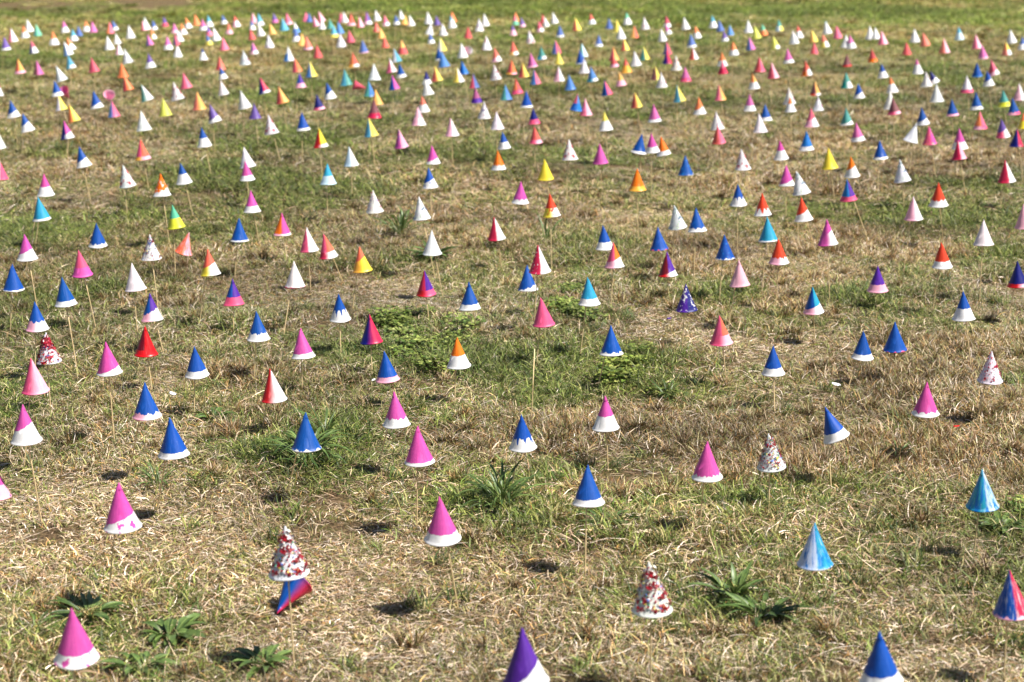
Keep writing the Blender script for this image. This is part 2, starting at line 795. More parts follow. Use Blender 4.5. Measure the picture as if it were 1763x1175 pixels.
for i, c in enumerate(cones):
    rel = relations(i)
    L = []
    for a in rel: L.append((c['long'] + ', ' + a[0], c['key'] + a[1]))
    for q in place(c):
        if c['by'] > 850: L.append((c['long'] + ' ' + q, c['key'] + q))
        for a in rel: L.append((c['long'] + ' ' + q + ', ' + a[0], c['key'] + q + a[1]))
    for a in range(len(rel)):
        for b in range(a + 1, len(rel)):
            if len(L) == 0: continue
            L.append((c['long'] + ', ' + rel[a][0] + ' and ' + rel[b][0], c['key'] + rel[a][1] + rel[b][1]))
    for q in place(c):
        for a in range(len(rel)):
            for b in range(a + 1, len(rel)):
                L.append((c['long'] + ' ' + q + ', ' + rel[a][0] + ' and ' + rel[b][0], c['key'] + q + rel[a][1] + rel[b][1]))
    L = [t for t in L if 4 <= len(t[0].split()) <= 16] or [(c['long'], c['key'])]
    phr.append(L)
cntk = {}; cnts = {}
for L in phr:
    for k in set(t[1] for t in L): cntk[k] = cntk.get(k, 0) + 1
    for k in set(t[0] for t in L): cnts[k] = cnts.get(k, 0) + 1
loose = strict = 0
for i, c in enumerate(cones):
    ok = [t[0] for t in phr[i] if cntk[t[1]] == 1]
    if not ok:
        loose += 1
        ok = [t[0] for t in phr[i] if cnts[t[0]] == 1]
    if not ok:
        strict += 1
        ok = [phr[i][-1][0]]
    c['label'] = ok[0]
    if abs(c['bx'] - 132.7) < 1 and c['by'] > 1100: c['label'] = 'magenta-pink cone with white rim in the lower left corner, before dark weeds'
print('CONES', len(cones), 'labels with look-alikes:', loose, 'not single:', strict)

# ------------------------------------------------------------------ ground sheet
m_ground, nt, out = new_mat('dry_turf_soil')
nb = NB(nt)
co = nb.coord('Object')
n1 = nb.noise(co, 90, 6, 0.7)
n2 = nb.noise(co, 1.1, 4, 0.6)
n3 = nb.noise(co, 18, 5, 0.65)
col = nb.mix(nb.smooth(n1, 0.3, 0.72), lin((36, 27, 18)) + (1,), lin((146, 120, 88)) + (1,))
col = nb.mix(nb.math('MULTIPLY', nb.smooth(n3, 0.42, 0.68), 0.6), col, lin((92, 92, 48)) + (1,))
_, gy, _ = nb.sep(co)
far = nb.math('MULTIPLY', nb.smooth(gy, 27.0, 45.0), nb.smooth(n2, 0.2, 0.75))
col = nb.mix(far, col, lin((112, 112, 60)) + (1,))
b = nb.bsdf(col, 0.95, 0.2)
bump = nt.nodes.new('ShaderNodeBump'); bump.inputs['Strength'].default_value = 0.9; bump.inputs['Distance'].default_value = 0.02
nt.links.new(n1, bump.inputs['Height']); nt.links.new(bump.outputs[0], b.inputs['Normal'])
nt.links.new(b.outputs[0], out.inputs[0])

def graded(lo, hi, step, ext):
    a = list(np.arange(lo, hi + 1e-6, step))
    s = step; v = a[-1]
    while v < ext: s *= 1.35; v += s; a.append(v)
    s = step; v = a[0]
    while v > -ext: s *= 1.35; v -= s; a.insert(0, v)
    return np.array(a)
gxs = graded(-16, 16, 0.14, 420); gys = graded(1, 50, 0.14, 500)
GX, GY = np.meshgrid(gxs, gys)
GZ = gz(GX, GY) - 0.004
vv = np.stack([GX.ravel(), GY.ravel(), GZ.ravel()], 1)
nx, ny = len(gxs), len(gys)
ii = np.arange((nx - 1) * (ny - 1)); a0 = (ii // (nx - 1)) * nx + ii % (nx - 1)
ff = np.stack([a0, a0 + 1, a0 + nx + 1, a0 + nx], 1)
gm = bpy.data.meshes.new('ground')
gm.vertices.add(len(vv)); gm.vertices.foreach_set('co', vv.ravel())
gm.loops.add(ff.size); gm.loops.foreach_set('vertex_index', ff.ravel().astype(np.int32))
gm.polygons.add(len(ff)); gm.polygons.foreach_set('loop_start', (np.arange(len(ff)) * 4).astype(np.int32))
gm.polygons.foreach_set('use_smooth', np.ones(len(ff), bool))
gm.update(calc_edges=True)
gm.materials.append(m_ground)
ground = bpy.data.objects.new('ground', gm)
COL.objects.link(ground)
ground['kind'] = 'structure'

# ------------------------------------------------------------------ grass: patch prototypes, scattered by geometry nodes
m_grass, nt, out = new_mat('grass_blades')
nb = NB(nt)
c_blade = nb.attr('blade_col', 'GEOMETRY')
c_tint = nb.attr('tint', 'INSTANCER')
colr = nb.mul(c_blade, c_tint)
b = nb.bsdf(colr, 0.55, 0.35)
tr = nt.nodes.new('ShaderNodeBsdfTranslucent'); nt.links.new(colr, tr.inputs[0])
mx = nt.nodes.new('ShaderNodeMixShader'); mx.inputs[0].default_value = 0.14
nt.links.new(b.outputs[0], mx.inputs[1]); nt.links.new(tr.outputs[0], mx.inputs[2])
nt.links.new(mx.outputs[0], out.inputs[0])

STRAW = [lin(c) for c in ((222, 206, 182), (200, 180, 154), (246, 236, 222), (174, 150, 124), (146, 120, 94), (214, 198, 172))]
BROWN = [lin(c) for c in ((168, 130, 76), (138, 104, 60), (192, 158, 100), (108, 82, 50), (204, 178, 128))]
OLIVE = [lin(c) for c in ((156, 154, 100), (130, 132, 78), (176, 170, 120), (112, 116, 66))]
GREEN = [lin(c) for c in ((104, 124, 52), (84, 108, 42), (124, 138, 66), (70, 92, 40), (146, 156, 86))]
DEEP = [lin(c) for c in ((52, 86, 30), (42, 72, 28), (70, 104, 40))]

def blades(n, rad, specs, seed):
    """specs: list of (share, palette, length range, width, lie 0 upright..1 flat)"""
    g = np.random.default_rng(seed)
    V = []; Fq = []; C = []
    for share, pal, (l0, l1), wd, (lie0, lie1) in specs:
        k = int(n * share)
        rr = rad * np.sqrt(g.random(k)) * (0.8 + 0.35 * g.random(k)); th = g.random(k) * 2 * np.pi
        bx, by = rr * np.cos(th), rr * np.sin(th)
        az = g.random(k) * 2 * np.pi
        ln = l0 + (l1 - l0) * g.random(k)
        lie = lie0 + (lie1 - lie0) * g.random(k)
        el0 = (1 - lie) * np.pi / 2 * (0.85 + 0.15 * g.random(k))
        bend = (0.3 + 0.9 * g.random(k)) * (0.4 + 0.6 * (1 - lie))
        w = wd * 1.0 * (0.6 + 0.8 * g.random(k))
        ca, sa = np.cos(az), np.sin(az)
        pts = [(bx, by, np.full(k, -0.004) + 0.016 * g.random(k) * lie)]
        e = el0.copy()
        twist = (g.random(k) - 0.5) * 0.7
        for s in range(3):
            px, py, pz = pts[-1]
            step = ln / 3
            hz = np.cos(e) * step
            a2 = az + twist * s
            pts.append((px + np.cos(a2) * hz, py + np.sin(a2) * hz, np.maximum(pz + np.sin(e) * step, 0.001)))
            e = e - bend * 0.5
        rx, ry = -sa, ca
        tl = (g.random(k) - 0.5) * 1.2
        base = sum(len(x) for x in V)
        arr = np.zeros((k, 7, 3))
        for s, ws in enumerate((1.0, 0.9, 0.6)):
            px, py, pz = pts[s]
            for q, sg in enumerate((-1, 1)):
                arr[:, s * 2 + q, 0] = px + sg * rx * w * ws / 2
                arr[:, s * 2 + q, 1] = py + sg * ry * w * ws / 2
                arr[:, s * 2 + q, 2] = pz + sg * tl * w * ws / 2
        px, py, pz = pts[3]
        arr[:, 6, 0], arr[:, 6, 1], arr[:, 6, 2] = px, py, pz
        V.append(arr.reshape(-1, 3))
        st = base + np.arange(k) * 7
        Fq.append(np.stack([st, st + 1, st + 3], 1)); Fq.append(np.stack([st, st + 3, st + 2], 1))
        Fq.append(np.stack([st + 2, st + 3, st + 5], 1)); Fq.append(np.stack([st + 2, st + 5, st + 4], 1))
        Fq.append(np.stack([st + 4, st + 5, st + 6], 1))
        cc = np.array(pal)[g.integers(0, len(pal), k)] * (0.24 + 1.12 * g.random((k, 1)) ** 1.5)
        C.append(np.repeat(cc, 7, 0))
    return np.concatenate(V), np.concatenate(Fq), np.concatenate(C)

def patch_mesh(name, V, Fc, C, mat):
    me = bpy.data.meshes.new(name)
    me.vertices.add(len(V)); me.vertices.foreach_set('co', V.astype(np.float32).ravel())
    me.loops.add(Fc.size); me.loops.foreach_set('vertex_index', Fc.astype(np.int32).ravel())
    me.polygons.add(len(Fc)); me.polygons.foreach_set('loop_start', (np.arange(len(Fc)) * 3).astype(np.int32))
    me.update(calc_edges=True)
    at = me.attributes.new('blade_col', 'FLOAT_COLOR', 'POINT')
    at.data.foreach_set('color', np.concatenate([C, np.ones((len(C), 1))], 1).astype(np.float32).ravel())
    me.materials.append(mat)
    return me

PR = 0.12
def specs_for(kind):
    if kind == 'thatch':   # bleached straw lying flat, few green shoots
        return 400, [(.40, STRAW, (.015, .05), .0017, (.80, 1.0)), (.14, STRAW, (.015, .035), .0016, (.4, .95)), (.14, BROWN, (.015, .04), .0017, (.4, .95)), (.20, OLIVE, (.015, .045), .0018, (.2, .85)), (.14, GREEN, (.015, .045), .0018, (.2, .85))]
    if kind == 'dry':
        return 370, [(.30, STRAW, (.02, .06), .002, (.7, 1.0)), (.14, STRAW, (.02, .045), .0018, (.2, .8)), (.17, BROWN, (.02, .045), .0019, (.15, .8)), (.23, OLIVE, (.02, .05), .002, (.15, .75)), (.18, GREEN, (.02, .05), .002, (.15, .75))]
    if kind == 'mixed':
        return 380, [(.22, STRAW, (.03, .08), .002, (.6, 1.0)), (.14, BROWN, (.02, .05), .002, (.2, .8)), (.30, OLIVE, (.02, .055), .0023, (.15, .75)), (.34, GREEN, (.02, .06), .0025, (.15, .75))]
    if kind == 'green':
        return 400, [(.10, STRAW, (.03, .07), .002, (.5, 1.0)), (.20, OLIVE, (.02, .055), .0024, (.2, .8)), (.70, GREEN, (.025, .07), .0028, (.15, .8))]
    if kind == 'brown':    # stubbly brown tussock
        return 360, [(.22, STRAW, (.03, .07), .002, (.3, 1.0)), (.30, BROWN, (.025, .055), .0024, (.05, .6)), (.18, STRAW, (.02, .055), .002, (.05, .6)), (.20, OLIVE, (.02, .06), .0024, (.05, .7)), (.12, GREEN, (.02, .06), .0024, (.05, .7))]
KINDS = ['thatch', 'dry', 'mixed', 'green', 'brown']
NVAR = 4
patch_coll = bpy.data.collections.new('grass_patches')
names = []
idx = 0
for k in KINDS:
    for v in range(NVAR):
        n, sp = specs_for(k)
        V, Fc, C = blades(n, PR, sp + [(.008, STRAW, (.07, .13), .0017, (.75, .98))], 100 + idx)
        o = bpy.data.objects.new('patch_%02d' % idx, patch_mesh('patch_%02d' % idx, V, Fc, C, m_grass))
        patch_coll.objects.link(o)
        idx += 1
# tufts: upright brown stubble, green tuft, clover
TUFT0 = idx
DARKB = [tuple(v * .62 for v in c_) for c_ in BROWN]
for v in range(4):
    V, Fc, C = blades(90, 0.026, [(.5, DARKB, (.035, .07), .0028, (.0, .42)), (.20, STRAW, (.03, .07), .0022, (.0, .5)), (.30, OLIVE, (.03, .07), .0028, (.0, .5))], 300 + v)
    patch_coll.objects.link(bpy.data.objects.new('patch_%02d' % idx, patch_mesh('patch_%02d' % idx, V, Fc, C, m_grass))); idx += 1
for v in range(4):
    V, Fc, C = blades(60, 0.036, [(.45, GREEN, (.03, .075), .0028, (.1, .8)), (.35, OLIVE, (.03, .07), .0026, (.1, .8)), (.20, DEEP, (.03, .07), .003, (.1, .7))], 330 + v)
    patch_coll.objects.link(bpy.data.objects.new('patch_%02d' % idx, patch_mesh('patch_%02d' % idx, V, Fc, C, m_grass))); idx += 1
def clover(seed):
    g = np.random.default_rng(seed); V = []; Fc = []; C = []
    for i in range(90):
        r = 0.075 * math.sqrt(g.random()); t = g.random() * 6.283
        cx, cy, cz = r * math.cos(t), r * math.sin(t), 0.012 + 0.028 * g.random()
        s = 0.0045 + 0.0035 * g.random(); rot = g.random() * 6.28
        colr_ = np.array(GREEN[g.integers(0, 5)]) * (0.5 + 0.7 * g.random())
        for q in range(3):
            a = rot + q * 2.094
            tx, ty = (g.random() - 0.5) * 0.8, (g.random() - 0.5) * 0.8
            ring = [(0, 0)] + [(s * (1 + math.cos(b_)) * 0.85 * math.cos(a) - s * 0.8 * math.sin(b_) * math.sin(a), s * (1 + math.cos(b_)) * 0.85 * math.sin(a) + s * 0.8 * math.sin(b_) * math.cos(a)) for b_ in (-2.2, -1.1, 0, 1.1, 2.2)]
            st = len(V)
            for (x, y) in ring: V.append((cx + x, cy + y, cz + x * tx + y * ty)); C.append(colr_)
            for e in range(1, 5): Fc.append((st, st + e, st + e + 1))
        st = len(V)
        V += [(cx - .0006, cy, cz), (cx + .0006, cy, cz), (cx * 0.8, cy * 0.8, 0)]; C += [colr_] * 3; Fc.append((st, st + 1, st + 2))
    return np.array(V), np.array(Fc), np.array(C)
for v in range(3):
    V, Fc, C = clover(360 + v)
    patch_coll.objects.link(bpy.data.objects.new('patch_%02d' % idx, patch_mesh('patch_%02d' % idx, V, Fc, C, m_grass))); idx += 1

# masks, in photo pixels of the ground point: x, y, rx, ry, amount
GREEN_BLOBS = [(90, 410, 190, 55, .8), (330, 420, 130, 50, .7), (390, 300, 140, 40, .85), (740, 605, 130, 50, 1.1), (1060, 650, 140, 50, 1.1),
               (985, 550, 70, 40, .7), (1060, 325, 150, 45, .7), (560, 330, 90, 35, .6), (860, 890, 110, 45, .9), (525, 820, 110, 45, .9),
               (330, 700, 160, 60, .35), (1420, 365, 70, 35, .8), (1580, 365, 80, 35, .6), (730, 265, 120, 25, .5), (1290, 860, 110, 50, .6),
               (1290, 1060, 110, 60, .8), (160, 1080, 110, 40, .6), (960, 420, 120, 40, .3), (1000, 480, 160, 30, .5), (60, 600, 120, 60, .5),
               (600, 140, 150, 25, .3), (40, 740, 80, 50, .5), (1500, 510, 90, 30, .4), (1720, 920, 80, 30, .7), (250, 250, 120, 25, .4),
               (1350, 20, 260, 9, 1.3), (700, 12, 420, 9, .9), (1300, 2, 300, 5, 1.2), (1640, 30, 200, 14, .6), (1120, 32, 160, 10, .8)]
DRY_BLOBS = [(120, 930, 200, 60, 1.0), (450, 1040, 200, 90, 1.0), (720, 950, 220, 45, .7), (640, 1120, 180, 60, .8), (1230, 600, 170, 45, .8),
             (330, 950, 120, 60, .6), (1150, 1110, 110, 60, .5), (980, 575, 80, 30, .4), (180, 350, 60, 20, .7), (1450, 730, 160, 40, .4),
             (620, 520, 120, 40, .4), (850, 545, 90, 30, .6), (1000, 380, 200, 30, .5), (1650, 500, 200, 40, .3), (250, 260, 60, 20, .4),
             (1230, 130, 220, 14, .6), (620, 170, 120, 20, .3), (1100, 235, 140, 25, .5), (900, 640, 60, 30, .4)]
BROWN_BLOBS = [(1300, 780, 420, 90, .8), (1600, 1000, 260, 160, .7), (1500, 300, 320, 130, .8), (1450, 450, 300, 80, .5), (400, 640, 180, 60, .5),
               (300, 520, 250, 40, .5), (1000, 860, 160, 50, .5), (1000, 115, 220, 25, .7), (700, 220, 150, 30, .4), (1650, 650, 160, 90, .6), (900, 760, 150, 50, .4)]
def blob(px, py, B):
    s = np.zeros_like(px)
    for x, y, rx, ry, a in B:
        s += a * np.exp(-(((px - x) / rx) ** 2 + ((py - y) / ry) ** 2) * 1.2)
    return s
def vnoise(x, y, s, seed):
    g = np.random.default_rng(seed); T = g.random((256, 256))
    X = x / s + 1000.3; Y = y / s + 1000.7
    xi = np.floor(X).astype(int); yi = np.floor(Y).astype(int); fx = X - xi; fy = Y - yi
    fx = fx * fx * (3 - 2 * fx); fy = fy * fy * (3 - 2 * fy)
    t = lambda a, b_: T[a % 256, b_ % 256]
    return (t(xi, yi) * (1 - fx) + t(xi + 1, yi) * fx) * (1 - fy) + (t(xi, yi + 1) * (1 - fx) + t(xi + 1, yi + 1) * fx) * fy
def fbm(x, y, s, seed):
    return 0.55 * vnoise(x, y, s, seed) + 0.3 * vnoise(x, y, s / 2.3, seed + 1) + 0.15 * vnoise(x, y, s / 5, seed + 2)

P_ = []; IDX = []; ROT = []; SCL = []; TINT = []
def scatter(y0, y1, step, sxy, sz, seed):
    g = np.random.default_rng(seed)
    ys = np.arange(y0, y1, step)
    X = []; Y = []
    for y in ys:
        hw = y * 0.30 + 0.9
        xs = np.arange(-hw, hw, step)
        X.append(xs); Y.append(np.full_like(xs, y))
    X = np.concatenate(X); Y = np.concatenate(Y)
    X = X + (g.random(len(X)) - .5) * step * 1.1; Y = Y + (g.random(len(X)) - .5) * step * 1.1
    px, py = to_px(X, Y, 0.0)
    gr = blob(px, py, GREEN_BLOBS); dr = blob(px, py, DRY_BLOBS); br = blob(px, py, BROWN_BLOBS)
    n = fbm(X, Y, 0.55, 11); n2 = fbm(X, Y, 0.35, 21); n3 = fbm(X, Y, 2.2, 31)
    farg = np.clip((Y - 10) / 14, 0, 1) * 0.12 + np.clip((Y - 18) / 8, 0, 1) * 0.25
    green = 0.10 + gr * 0.75 + farg + (n - .5) * 1.9 + (n3 - .5) * 0.5 - dr * 0.45 + 0.16
    dry = dr * 0.9 + (n2 - .5) * 1.7 - gr * 0.5 + 0.06 - farg * 0.4
    brown = br * 0.7 + (fbm(X, Y, 0.45, 41) - .5) * 1.7 - dr * 0.3 - gr * 0.2 - farg * 0.3
    kind = np.full(len(X), 1)
    kind[green > 0.12] = 2
    kind[green > 0.62] = 3
    kind[(dry > 0.45) & (dry > green)] = 0
    kind[(brown > 0.35) & (brown > green) & (brown > dry)] = 4
    # bare dirt patch far left at the top
    bare = (np.exp(-(((px - 265) / 90) ** 2 + ((py - 4) / 13) ** 2)) + np.exp(-(((px - 60) / 200) ** 2 + ((py - 0) / 17) ** 2))) > 0.5
    keep = ~(bare & (g.random(len(X)) < 0.94)) & ~((fbm(X, Y, 0.16, 81) < .36) & (g.random(len(X)) < .75) & (Y < 16))
    v = g.integers(0, NVAR, len(X))
    ix = kind * NVAR + v
    sc_ = 0.8 + 0.45 * g.random(len(X))
    lump = np.clip((fbm(X, Y, 0.22, 51) - .5) * 2.6 + .5, 0, 1)
    hgt = sz * (0.45 + 1.05 * lump) * np.where(kind == 0, 0.75, 1.0)
    t = (0.50 + 1.06 * fbm(X, Y, 0.5, 61)) * (1 + .30 * np.clip(dry, 0, 1) * (Y < 14))
    warm = (fbm(X, Y, 1.4, 71) - .5) * 0.16
    ol = np.clip((Y - 13) / 8, 0, 1)
    T = np.stack([t * (1 + warm) * (1.06 + .22 * ol), t * (1.0 + .26 * ol), t * (.97 - .08 * ol - warm * 0.8)], 1)
    P_.append(np.stack([X, Y, gz(X, Y)], 1)[keep]); IDX.append(ix[keep])
    ROT.append(np.stack([np.zeros(len(X)), np.zeros(len(X)), g.random(len(X)) * 6.283], 1)[keep])
    SCL.append(np.stack([sc_ * sxy, sc_ * sxy, hgt * 1.0], 1)[keep]); TINT.append(T[keep])
    # single tufts on top
    m = int(len(X) * 1.1)
    q = g.integers(0, len(X), m)
    tX = X[q] + (g.random(m) - .5) * step * 1.6; tY = Y[q] + (g.random(m) - .5) * step * 1.6
    kq = kind[q]; u = g.random(m)
    pr = np.where(kq == 4, 0.9, np.where(kq == 2, 0.5, np.where(kq == 1, 0.45, np.where(kq == 3, 0.55, 0.13))))
    kp = (u < pr) & keep[q]
    ti = np.where((kq == 3) | ((kq == 2) & (g.random(m) < .6)) | ((kq == 1) & (g.random(m) < .4)) | ((kq == 0) & (g.random(m) < .45)), TUFT0 + 4 + g.integers(0, 4, m), TUFT0 + g.integers(0, 4, m))
    pqx, pqy = to_px(tX, tY, 0.0)
    cl = blob(pqx, pqy, [(730, 605, 75, 40, 1), (1080, 645, 90, 36, 1), (980, 545, 55, 30, .8), (1735, 920, 40, 20, .9), (670, 560, 50, 25, .6)])
    ti = np.where(g.random(m) < cl * 1.1, TUFT0 + 8 + g.integers(0, 3, m), ti)
    kp = kp | (g.random(m) < cl * 0.9)
    ts = (0.55 + 0.5 * g.random(m) + .35 * lump[q]) * sz
    P_.append(np.stack([tX, tY, gz(tX, tY)], 1)[kp]); IDX.append(ti[kp])
    ROT.append(np.stack([(g.random(m) - .5) * .4, (g.random(m) - .5) * .4, g.random(m) * 6.283], 1)[kp])
    SCL.append(np.stack([ts * sxy, ts * sxy, ts], 1)[kp]); TINT.append((T[q] * (0.85 + 0.3 * g.random((m, 1))))[kp])
scatter(2.9, 9.5, 0.105, 1.0, 1.0, 1)
scatter(9.5, 19, 0.17, 1.45, 1.0, 2)
scatter(19, 46, 0.27, 2.2, 1.05, 3)
P_ = np.concatenate(P_); IDX = np.concatenate(IDX); ROT = np.concatenate(ROT); SCL = np.concatenate(SCL); TINT = np.concatenate(TINT)
print('GRASS instances', len(P_))
pm = bpy.data.meshes.new('grass')
pm.vertices.add(len(P_)); pm.vertices.foreach_set('co', P_.astype(np.float32).ravel())
for nm, ty, arr, key in (('idx', 'INT', IDX, 'value'), ('rot', 'FLOAT_VECTOR', ROT, 'vector'), ('scl', 'FLOAT_VECTOR', SCL, 'vector'), ('tint', 'FLOAT_VECTOR', TINT, 'vector')):
    at = pm.attributes.new(nm, ty, 'POINT')
    at.data.foreach_set(key, (arr.astype(np.int32) if ty == 'INT' else arr.astype(np.float32)).ravel())
grass = bpy.data.objects.new('grass', pm)
COL.objects.link(grass)
grass['kind'] = 'stuff'
grass['category'] = 'grass'
grass['label'] = 'short sun-bleached grass, straw and green shoots covering the field'
ng = bpy.data.node_groups.new('scatter_grass', 'GeometryNodeTree')
ng.interface.new_socket('Geometry', in_out='INPUT', socket_type='NodeSocketGeometry')
ng.interface.new_socket('Geometry', in_out='OUTPUT', socket_type='NodeSocketGeometry')
gi = ng.nodes.new('NodeGroupInput'); go = ng.nodes.new('NodeGroupOutput')
iop = ng.nodes.new('GeometryNodeInstanceOnPoints')
ci = ng.nodes.new('GeometryNodeCollectionInfo'); ci.inputs[0].default_value = patch_coll
ci.inputs['Separate Children'].default_value = True; ci.inputs['Reset Children'].default_value = True
def named(n, t):
    a = ng.nodes.new('GeometryNodeInputNamedAttribute'); a.data_type = t; a.inputs[0].default_value = n
    return a.outputs[0]
ng.links.new(gi.outputs[0], iop.inputs['Points'])
ng.links.new(ci.outputs[0], iop.inputs['Instance'])
iop.inputs['Pick Instance'].default_value = True
ng.links.new(named('idx', 'INT'), iop.inputs['Instance Index'])
ng.links.new(named('rot', 'FLOAT_VECTOR'), iop.inputs['Rotation'])
ng.links.new(named('scl', 'FLOAT_VECTOR'), iop.inputs['Scale'])
ng.links.new(iop.outputs[0], go.inputs[0])
mod = grass.modifiers.new('scatter', 'NODES'); mod.node_group = ng

# ------------------------------------------------------------------ broad-leaved weeds (each a thing of its own, each leaf a part)
def leaf_material(name, c1, c2):
    m, nt, out = new_mat(name)
    nb = NB(nt)
    co = nb.coord('Object')
    n = nb.noise(co, 60, 4, 0.6)
    x, y, z = nb.sep(co)
    col = nb.mix(nb.smooth(n, .3, .7), lin(c1) + (1,), lin(c2) + (1,))
    rib = nb.math('SUBTRACT', 1.0, nb.smooth(nb.math('ABSOLUTE', y), 0.0, 0.0014))
    col = nb.mix(nb.math('MULTIPLY', rib, 0.5), col, lin((150, 168, 96)) + (1,))
    oi = nt.nodes.new('ShaderNodeObjectInfo')
    hs = nt.nodes.new('ShaderNodeHueSaturation')
    nt.links.new(nb.math('ADD', nb.math('MULTIPLY', oi.outputs['Random'], 0.7), 0.7), hs.inputs['Value']); nt.links.new(col, hs.inputs['Color'])
    b = nb.bsdf(hs.outputs[0], 0.42, 0.5)
    tr = nt.nodes.new('ShaderNodeBsdfTranslucent'); nt.links.new(hs.outputs[0], tr.inputs[0])
    mx = nt.nodes.new('ShaderNodeMixShader'); mx.inputs[0].default_value = 0.2
    nt.links.new(b.outputs[0], mx.inputs[1]); nt.links.new(tr.outputs[0], mx.inputs[2])
    nt.links.new(mx.outputs[0], out.inputs[0])
    return m
m_leaf = leaf_material('weed_leaf', (58, 82, 38), (92, 112, 56))
def leaf_mesh(length, width, arch, seed):
    r = random.Random(seed); n = 7; V = []; Fc = []
    sway = r.uniform(-.25, .25)
    for i in range(n + 1):
        t = i / n
        w = width * (math.sin(math.pi * min(1, t * 0.93 + 0.07)) ** 0.8) * (0.35 + 0.65 * min(1, t * 2.2)) * (1 + 0.12 * r.uniform(-1, 1))
        if i == n: w = 0.0008
        x = length * t * (1 - 0.12 * arch * t); z = length * arch * (t - 1.05 * t * t) * 1.2 + 0.004
        y = sway * length * t * t * 0.5
        V += [(x, y - w / 2, z + w * 0.22), (x, y, z), (x, y + w / 2, z + w * 0.22)]
    for i in range(n):
        a = i * 3
        Fc += [(a, a + 1, a + 4, a + 3), (a + 1, a + 2, a + 5, a + 4)]
    me = bpy.data.meshes.new('leaf'); me.from_pydata(V, [], Fc); me.materials.append(m_leaf)
    me.polygons.foreach_set('use_smooth', [True] * len(me.polygons))
    return me
LEAVES = {'broad': [leaf_mesh(.105, .017, a, 5 + k) for k, a in enumerate((.15, .3, .45, .25))],
          'narrow': [leaf_mesh(.125, .0075, a, 25 + k) for k, a in enumerate((.5, .7, .9, .4))],
          'short': [leaf_mesh(.07, .020, a, 45 + k) for k, a in enumerate((.2, .35, .5))]}
WEEDS = [  # px, py of the root, kind, leaves, spread scale, upright, label
    (862, 886, 'narrow', 30, 1.25, .9, 'dense tuft of long dark green leaves between the pink and blue cones near the middle'),
    (1042, 918, 'broad', 13, .85, .2, 'flat green leaf rosette around the foot of the blue-topped cone near the middle'),
    (1262, 1050, 'broad', 16, 1.1, .75, 'upright leafy green plantain left of the pair at the lower right'),
    (1312, 1085, 'broad', 18, 1.0, .4, 'leafy green plantain spreading low, right of the pair at the lower right'),
    (152, 1066, 'broad', 17, .95, .25, 'dark green leaf rosette behind the magenta-pink cone in the lower left corner'),
    (292, 1100, 'short', 16, 1.2, .15, 'low sprawling green weed right of the lower left magenta-pink cone'),
    (272, 846, 'narrow', 18, .85, .8, 'small spiky green weed just below the blue cone on the left'),
    (530, 812, 'narrow', 34, 1.35, .55, 'wide grassy green weed under the blue cone left of centre'),
    (556, 778, 'narrow', 9, 1.3, 1.3, 'few tall upright blades just right of the blue cone left of centre'),
    (690, 408, 'narrow', 24, 1.4, 1.0, 'tall grassy green tuft left of and behind the plain white cone in the middle'),
    (745, 446, 'broad', 18, 1.35, .45, 'large broad-leaved green rosette around the plain white cone in the middle'),
    (1542, 800, 'narrow', 12, .6, .9, 'small bright green tuft right of the tilted blue cone'),
    (942, 420, 'narrow', 7, 1.3, 1.2, 'few thin upright green blades below the vermilion-topped cone in the middle'),
    (366, 735, 'short', 9, 1.0, .4, 'small dark leafy sprig right of the blue cones on the left'),
    (1725, 925, 'short', 18, .9, .35, 'round-leaved green weed near the right edge below the turquoise streaked cone'),
    (452, 1150, 'short', 14, 1.1, .25, 'low green weed left of the stick of the confetti cone at the bottom'),
    (245, 1158, 'short', 14, 1.1, .2, 'low green weed at the bottom edge right of the magenta-pink cone'),
    (1150, 690, 'narrow', 14, .8, .8, 'short grassy green tuft at the right end of the clover patch'),
    (60, 1100, 'narrow', 10, .7, .5, 'small green grass tuft left of the magenta-pink cone in the lower left corner'),
]
for wi, (px, py, kind, n, s, upr, label) in enumerate(WEEDS):
    r = random.Random(900 + wi)
    g = at_height(px, py, 0.0); g.z = float(gz(g.x, g.y))
    root = empty('weed_plant', g, label, 'weed', 'broad-leaved weeds in the grass')
    n = int(n * 2.1)
    for k in range(n):
        me = r.choice(LEAVES[kind])
        o = bpy.data.objects.new('leaf', me); COL.objects.link(o); o.parent = root
        az = k * 2.39996 + r.uniform(-.4, .4)
        o.rotation_euler = Euler((r.uniform(-.35, .35), -(upr + .12) * r.uniform(0.15, 1.0), az))
        o.location = (0.03 * s * r.random() * math.cos(az), 0.03 * s * r.random() * math.sin(az), 0.006)
        q = s * r.uniform(.45, 1.1); o.scale = (q, q * r.uniform(.8, 1.1), q)

